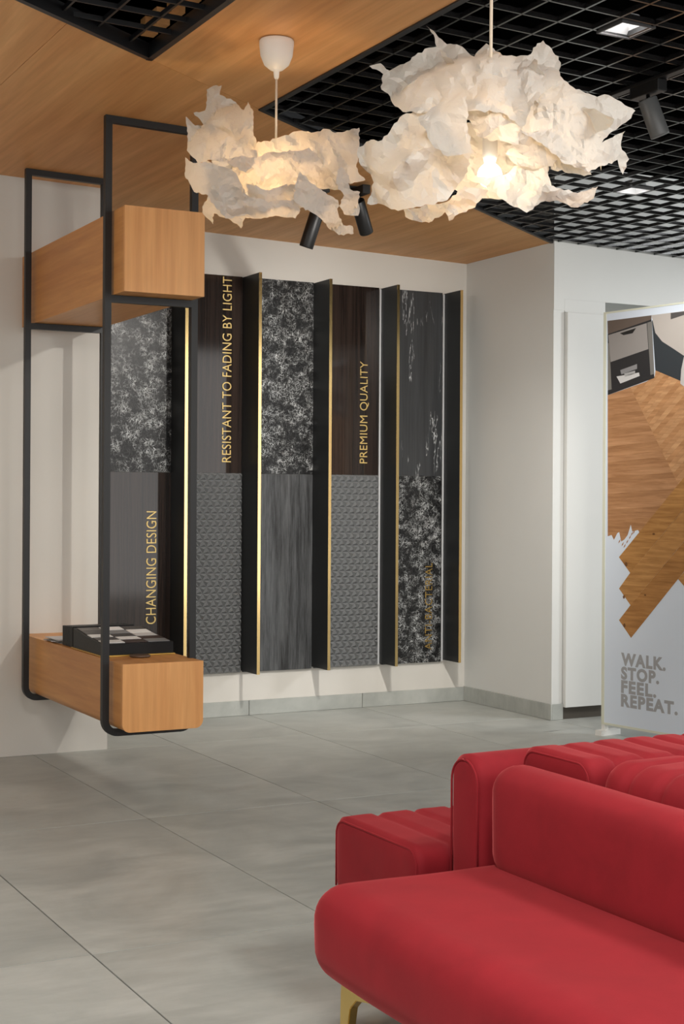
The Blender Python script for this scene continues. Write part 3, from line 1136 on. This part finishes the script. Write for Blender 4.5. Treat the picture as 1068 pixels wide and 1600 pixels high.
def sofa_leg(parent, x, y, dirx, diry):
    """brass leg: flat bracket bending down into a tapering blade"""
    prof = [(0.0, 0.214), (0.135, 0.214), (0.135, 0.207), (0.075, 0.195), (0.045, 0.168), (0.034, 0.12), (0.026, 0.0), (-0.012, 0.0), (-0.006, 0.10), (-0.003, 0.19)]
    w = 0.011
    bm = bmesh.new()
    side = []
    for s in (-w, w):
        side.append([bm.verts.new((x + s, y + diry * a, z)) for a, z in prof])
    n = len(prof)
    bm.faces.new(side[0])
    bm.faces.new(side[1][::-1])
    for i in range(n):
        bm.faces.new((side[0][i], side[1][i], side[1][(i + 1) % n], side[0][(i + 1) % n]))
    bmesh.ops.recalc_face_normals(bm, faces=bm.faces)
    bmesh.ops.bevel(bm, geom=list(bm.edges), offset=0.002, segments=2, affect='EDGES')
    return from_bm('leg', bm, M_BRASS, parent)


def piping(name, pts, parent, r=0.003):
    return tube(name, pts, r, M_VELVET, parent, 8)


def end_path(x, y0, y1, z0, z1, r):
    """outline of a block's end face, up one side, over the rounded top and down the other"""
    x, y0, y1, z1, r, k = x - 0.0005, y0 + 0.012, y1 - 0.012, z1 - 0.012, r - 0.006, 8
    pts = [(x, y0, z0), (x, y0, z1 - r)]
    pts += [(x, y0 + r - r * math.cos(a), z1 - r + r * math.sin(a)) for a in [math.pi / 2 * i / k for i in range(1, k + 1)]]
    pts += [(x, y1 - r + r * math.sin(a), z1 - r + r * math.cos(a)) for a in [math.pi / 2 * i / k for i in range(0, k + 1)]]
    return pts + [(x, y1, z0)]


# nearest module: smooth seat with a backrest block along its right side
so = thing('sofa_module', 'nearest red velvet sofa module with smooth seat and brass leg', 'sofa', (1.9, 2.3, 0), 'modules of the red sofa island')
soft_box('seat', 1.562, 2.24, 1.35, 3.165, 0.215, 0.442, 0.082, M_VELVET, so, 0.022, soft)
soft_box('backrest', 2.035, 2.176, 1.35, 3.115, 0.41, 0.692, 0.065, M_VELVET, so, 0.02, soft)
sofa_leg(so, 1.635, 3.085, 0, -1)
sofa_leg(so, 1.635, 1.43, 0, 1)
sofa_leg(so, 2.17, 3.085, 0, -1)
sofa_leg(so, 2.17, 1.43, 0, 1)

# module turned to the far side: channelled seat beyond its backrest
so = thing('sofa_module', 'red velvet sofa module facing the back wall, channel-stitched seat beyond its backrest', 'sofa', (2.9, 3.5, 0), 'modules of the red sofa island')
soft_box('seat', 1.972, 3.75, 3.325, 3.80, 0.215, 0.442, (0.016, 0.05, 0.05), M_VELVET, so, 0.0145, channels(0, 0.122, 1.972, 0.012, 0.012))
soft_box('backrest', 2.062, 3.75, 3.175, 3.322, 0.215, 0.69, (0.012, 0.068, 0.068), M_VELVET, so, 0.016, soft)
piping('piping', end_path(1.977, 3.325, 3.80, 0.24, 0.442, 0.05), so)
piping('piping', end_path(2.066, 3.175, 3.322, 0.26, 0.69, 0.068), so)
for x, y, d in ((2.06, 3.74, -1), (3.66, 3.74, -1), (2.06, 3.24, 1), (3.66, 3.24, 1)):
    sofa_leg(so, x, y, 0, d)

# module on the right: rolled, channel-stitched cushions rising above the backrest
so = thing('sofa_module', 'red velvet sofa module at the right edge with thick channel-stitched cushions', 'sofa', (2.9, 2.5, 0), 'modules of the red sofa island')
soft_box('seat', 2.248, 3.75, 1.5, 3.165, 0.215, 0.442, 0.055, M_VELVET, so, 0.03, channels(1, 0.12, 1.5, 0.01, 0.014))
soft_box('back_cushion', 2.182, 3.75, 2.875, 3.168, 0.443, 0.722, (0.014, 0.05, 0.05), M_VELVET, so, 0.0125, channels(0, 0.098, 2.182, 0.014, 0.011))
piping('piping', end_path(2.187, 2.875, 3.168, 0.50, 0.722, 0.05), so)
soft_box('side_cushion', 2.182, 2.46, 1.6, 2.868, 0.443, 0.735, 0.075, M_VELVET, so, 0.0125, channels(1, 0.115, 1.6, 0.014, 0.012))
for x, y, d in ((2.33, 3.08, -1), (3.66, 3.08, -1), (2.33, 1.58, 1), (3.66, 1.58, 1)):
    sofa_leg(so, x, y, 0, d)

# ------------------------------------------------------------------ crumpled paper pendant lamps
# sheet outlines in millimetres about the bulb: right, up
LAMP1 = {
 "a": [(-260,293),(-227,316),(-206,318),(-208,283),(-160,258),(-117,219),(-103,251),(-81,208),(-81,137),(-67,80),(-103,51),(-160,65),(-231,137),(-267,165),(-304,208),(-263,212)],
 "b": [(-327,194),(-292,162),(-245,165),(-195,144),(-138,87),(-67,65),(-67,23),(-110,-13),(-160,16),(-231,37),(-281,23),(-317,65),(-324,115)],
 "c": [(-67,101),(-3,108),(82,140),(175,142),(207,130),(307,158),(303,65),(293,16),(325,-38),(268,-49),(225,-27),(125,8),(25,16),(-60,16),(-81,58)],
 "d": [(-231,30),(-160,37),(-67,44),(25,65),(118,76),(168,16),(253,-49),(261,-77),(196,-70),(118,-77),(25,-70),(-60,-91),(-110,-77),(-167,-34),(-224,8)],
 "e": [(-332,44),(-281,23),(-231,26),(-160,1),(-117,-49),(-74,-113),(-60,-148),(-110,-163),(-174,-177),(-245,-91),(-295,-84),(-306,-49),(-327,-13)],
 "f": [(-263,-134),(-231,-77),(-167,-49),(-89,-91),(-3,-113),(82,-106),(90,-141),(68,-170),(11,-163),(-60,-173),(-110,-170),(-128,-212),(-160,-177),(-217,-155),(-227,-202),(-260,-170)],
 "g": [(82,-6),(125,-49),(175,-77),(218,-106),(218,-148),(246,-198),(278,-205),(283,-235),(225,-232),(182,-205),(147,-163),(118,-141),(75,-120),(58,-102)],
 "h": [(218,16),(261,-20),(261,-63),(296,-77),(307,-141),(296,-166),(246,-159),(225,-134),(239,-91),(211,-49)],
 "i": [(-103,-49),(-32,-70),(54,-49),(125,-63),(168,-106),(111,-134),(25,-120),(-46,-141),(-89,-113)],
}
LAMP2 = {
 "a": [(-333,246),(-301,250),(-276,232),(-205,271),(-149,299),(-181,356),(-162,341),(-124,308),(-78,292),(-47,260),(-15,299),(27,260),(91,271),(140,317),(179,271),(183,204),(133,165),(77,80),(34,109),(-50,116),(-114,130),(-177,109),(-227,116),(-269,151),(-297,193),(-294,225)],
 "b": [(49,236),(140,250),(186,204),(239,179),(288,158),(310,166),(352,151),(391,130),(384,105),(331,73),(292,38),(366,70),(352,31),(373,-8),(359,-47),(345,-4),(288,-25),(253,-45),(183,-18),(147,24),(77,66),(34,130)],
 "c": [(-347,20),(-315,38),(-318,39),(-287,42),(-227,102),(-163,116),(-114,95),(-50,10),(-64,-40),(-114,-110),(-177,-131),(-241,-142),(-329,-128),(-311,-75),(-333,-47),(-347,-18)],
 "d": [(-184,98),(-135,137),(-64,151),(-57,66),(-43,6),(-107,3),(-156,45)],
 "e": [(-64,105),(20,109),(77,73),(70,31),(6,38),(-43,59)],
 "f": [(38,6),(77,66),(140,66),(183,10),(161,-25),(105,-33),(56,-18)],
 "g": [(-64,-18),(-43,-47),(34,-50),(56,-29),(105,-36),(147,-25),(161,-75),(140,-110),(91,-142),(34,-110),(-15,-75),(-64,-61),(-75,-33)],
 "h": [(-234,-131),(-114,-117),(-64,-75),(-8,-82),(-36,-124),(-107,-170),(-117,-145),(-156,-174),(-184,-167),(-227,-156)],
 "i": [(140,-68),(190,-85),(232,-85),(281,-78),(274,-110),(218,-126),(161,-117),(119,-110)],
 "j": [(140,45),(211,31),(260,-45),(211,-47),(151,-33),(176,10)],
}


BACK = [(round(205 * math.cos(k * math.pi / 9)), round(135 * math.sin(k * math.pi / 9)) - 10) for k in range(18)]
LAMP1['k'] = BACK
LAMP2['k'] = BACK


def in_poly(p, poly):
    c = False
    for i in range(len(poly)):
        a, b = poly[i - 1], poly[i]
        if (a[1] > p[1]) != (b[1] > p[1]) and p[0] < (b[0] - a[0]) * (p[1] - a[1]) / (b[1] - a[1]) + a[0]:
            c = not c
    return c


def edge_dist(p, poly):
    m = 1e9
    for i in range(len(poly)):
        a, b = poly[i - 1], poly[i]
        dx, dy = b[0] - a[0], b[1] - a[1]
        t = max(0, min(1, ((p[0] - a[0]) * dx + (p[1] - a[1]) * dy) / (dx * dx + dy * dy + 1e-12)))
        m = min(m, math.hypot(p[0] - a[0] - t * dx, p[1] - a[1] - t * dy))
    return m


def paper_sheet(lamp, centre, outline, front, lift, seed, step=0.0095, R=(0.33, 0.27), tilt=(0, 0), crumple=1.0, flip=False):
    """one crumpled sheet wrapped around the bulb; outline in mm, front = +1 towards the viewer's side, -1 behind"""
    rn = random.Random(seed)
    sc = 0.80 if front < 0 else 1.0
    poly = [((-a if flip else a) * sc / 1000, b * sc / 1000) for a, b in outline]
    # ragged, finely divided rim
    rim = []
    for i in range(len(poly)):
        a, b = poly[i - 1], poly[i]
        L = math.hypot(b[0] - a[0], b[1] - a[1])
        k = max(1, int(L / step))
        for q in range(k):
            t = q / k
            j = 0.0 if q == 0 else rn.uniform(-1, 1) * 0.0035
            rim.append((a[0] + (b[0] - a[0]) * t - (b[1] - a[1]) / L * j, a[1] + (b[1] - a[1]) * t + (b[0] - a[0]) / L * j))
    pts = [Vector(p) for p in rim]
    edges = [(i, (i + 1) % len(rim)) for i in range(len(rim))]
    us, vs = [p[0] for p in rim], [p[1] for p in rim]
    u = min(us)
    while u < max(us):
        v = min(vs)
        while v < max(vs):
            p = (u + rn.uniform(-0.4, 0.4) * step, v + rn.uniform(-0.4, 0.4) * step)
            if in_poly(p, rim) and edge_dist(p, rim) > step * 0.45:
                pts.append(Vector(p))
            v += step
        u += step
    res = geometry.delaunay_2d_cdt(pts, edges, [], 1, 1e-6)
    vco, faces = res[0], res[2]
    # random folds: straight creases bent by a warp
    folds = []
    for q in range(17):
        an = rn.uniform(0, math.pi)
        f = rn.choice((5, 7, 9, 13, 18, 24, 32, 42, 55))
        folds.append((math.cos(an) * f, math.sin(an) * f, rn.uniform(0, 1), 0.11 / f * rn.uniform(0.5, 1.1)))
    off = Vector((rn.uniform(-9, 9), rn.uniform(-9, 9), rn.uniform(-9, 9)))
    out = []
    sight = (Vector(centre) - Vector((0, 0, 1.35))).normalized()
    cxm = sum(us) / len(us)
    cym = sum(vs) / len(vs)
    for p in vco:
        x, y = p.x, p.y
        wv = noise.noise_vector(Vector((x * 7, y * 7, 0)) + off) * 0.03
        h = 0.0
        for a, b, ph, am in folds:
            t = a * (x + wv.x) + b * (y + wv.y) + ph
            h += am * (abs((t % 1.0) * 2 - 1) - 0.5)
        h += 0.016 * noise.noise(Vector((x * 12, y * 12, 3)) + off) + 0.028 * noise.noise(Vector((x * 4, y * 4, 1)) + off)
        rho = (x / R[0]) ** 2 + (y / R[1]) ** 2
        dome = math.sqrt(max(0.0, 1.0 - rho)) * 0.20 if rho < 1 else -0.10 * (rho - 1.0)
        w = front * (dome + lift) + crumple * h + tilt[0] * (x - cxm) + tilt[1] * (y - cym)
        sx = 0.010 * noise.noise(Vector((x * 15, y * 15, 7)) + off)
        sy = 0.010 * noise.noise(Vector((x * 15, y * 15, 11)) + off)
        out.append(Vector(centre) + rt * (x + sx) + up * (y + sy) - sight * w)
    o = link_mesh('paper_sheet', out, [tuple(f) for f in faces], M_PAPER, lamp, True)
    o.data.set_sharp_from_angle(angle=math.radians(17))
    return o


def pendant(label, top, centre, sheets, specs, bulb_at, power, canopy, bulb_e):
    top, centre, bulb_at = Vector(top), Vector(centre), Vector(bulb_at)
    t = thing('pendant_lamp', label, 'pendant lamp', (top.x, top.y, top.z), 'crumpled paper pendant lamps')
    if canopy:
        lathe('ceiling_cup', [(0.0, -0.002), (0.060, -0.002), (0.0625, -0.006), (0.0625, -0.02), (0.058, -0.058), (0.045, -0.09), (0.024, -0.108), (0.011, -0.113), (0.009, -0.135), (0.0055, -0.142), (0.0, -0.142)],
              top, M_WHITEPL, t, 40)
    tube('cord', [top - up * (0.14 if canopy else 0.0), bulb_at + up * 0.13], 0.0042, mat('cord_white', (222, 206, 184), 0.5), t, 10)
    lathe('lamp_socket', [(0.0, 0.135), (0.007, 0.135), (0.010, 0.115), (0.019, 0.105), (0.020, 0.048), (0.014, 0.0315), (0.0, 0.0315)], bulb_at, M_WHITEPL, t, 24)
    prof = [(0.0, -0.032)] + [(0.032 * math.sin(a), -0.032 * math.cos(a)) for a in [math.pi * k / 18 for k in range(1, 16)]] + [(0.014, 0.031), (0.0, 0.031)]
    lathe('light_bulb', prof, bulb_at, emit_mat('bulb_glow', (1.0, 0.86, 0.66, 1), bulb_e), t, 24)
    d = bpy.data.lights.new('bulb_lamp', 'POINT')
    d.energy = power
    d.color = (1.0, 0.66, 0.34)
    d.shadow_soft_size = 0.036
    o = bpy.data.objects.new('bulb_lamp', d)
    COL.objects.link(o)
    o.parent = t
    o.location = bulb_at - top
    for i, (k, front, lift, tilt, cr_, flip) in enumerate(specs):
        paper_sheet(t, centre, sheets[k], front, lift, 11 + i * 7, tilt=tilt, crumple=cr_, flip=flip)
    return t


pendant('smaller crumpled white paper pendant lamp under the wood ceiling, with white ceiling cup', (2.278, 4.868, zc(2.278)), (2.278, 4.868, 2.531), LAMP1,
        [('a', 1, -0.14, (0, -0.15), 1.0, False), ('b', 1, -0.04, (0, 0), 1.0, False), ('c', 1, -0.10, (0, -0.2), 1.0, False),
         ('d', 1, -0.06, (0, 0.5), 1.0, False), ('e', 1, 0.0, (0, 0), 1.0, False), ('f', 1, 0.01, (0, 0.4), 1.0, False), ('g', 1, 0.05, (0, 0), 1.0, False),
         ('h', 1, 0.02, (0, 0), 1.0, False), ('i', 1, 0.0, (0, 0.3), 1.0, False),
         ('c', -1, -0.04, (0, 0), 1.0, False), ('e', -1, -0.06, (0, 0), 1.0, False), ('f', -1, -0.04, (0, 0), 1.0, False), ('b', -1, -0.02, (0, 0), 1.0, False), ('k', -1, -0.05, (0, 0), 1.0, False)],
        (2.278, 4.868, 2.50), 10.5, True, 14)
pendant('larger crumpled white paper pendant lamp in front of the black grid, bare bulb showing', (2.153, 3.275, zc(2.153) + 0.05), (2.153, 3.275, 2.245), LAMP2,
        [('a', 1, -0.08, (0, -0.15), 1.2, False), ('b', 1, -0.12, (0, -0.2), 1.2, False), ('c', 1, -0.05, (0, 0), 1.2, False), ('d', 1, 0.03, (0, 0), 0.8, False),
         ('e', 1, -0.10, (0, 0.4), 1.0, False), ('f', 1, -0.12, (0, 0.5), 0.8, False), ('g', 1, -0.12, (0, -0.5), 0.8, False), ('h', 1, -0.10, (0, 0), 1.0, False),
         ('i', 1, -0.08, (0, 0.3), 1.0, False), ('j', 1, -0.17, (0, 0), 1.0, False),
         ('b', -1, -0.05, (0, 0), 1.2, False), ('a', -1, -0.05, (0, 0), 1.2, False), ('c', -1, -0.05, (0, 0), 1.2, False), ('k', -1, -0.05, (0, 0), 1.2, False)],
        (2.150, 3.276, 2.196), 5.5, False, 18)
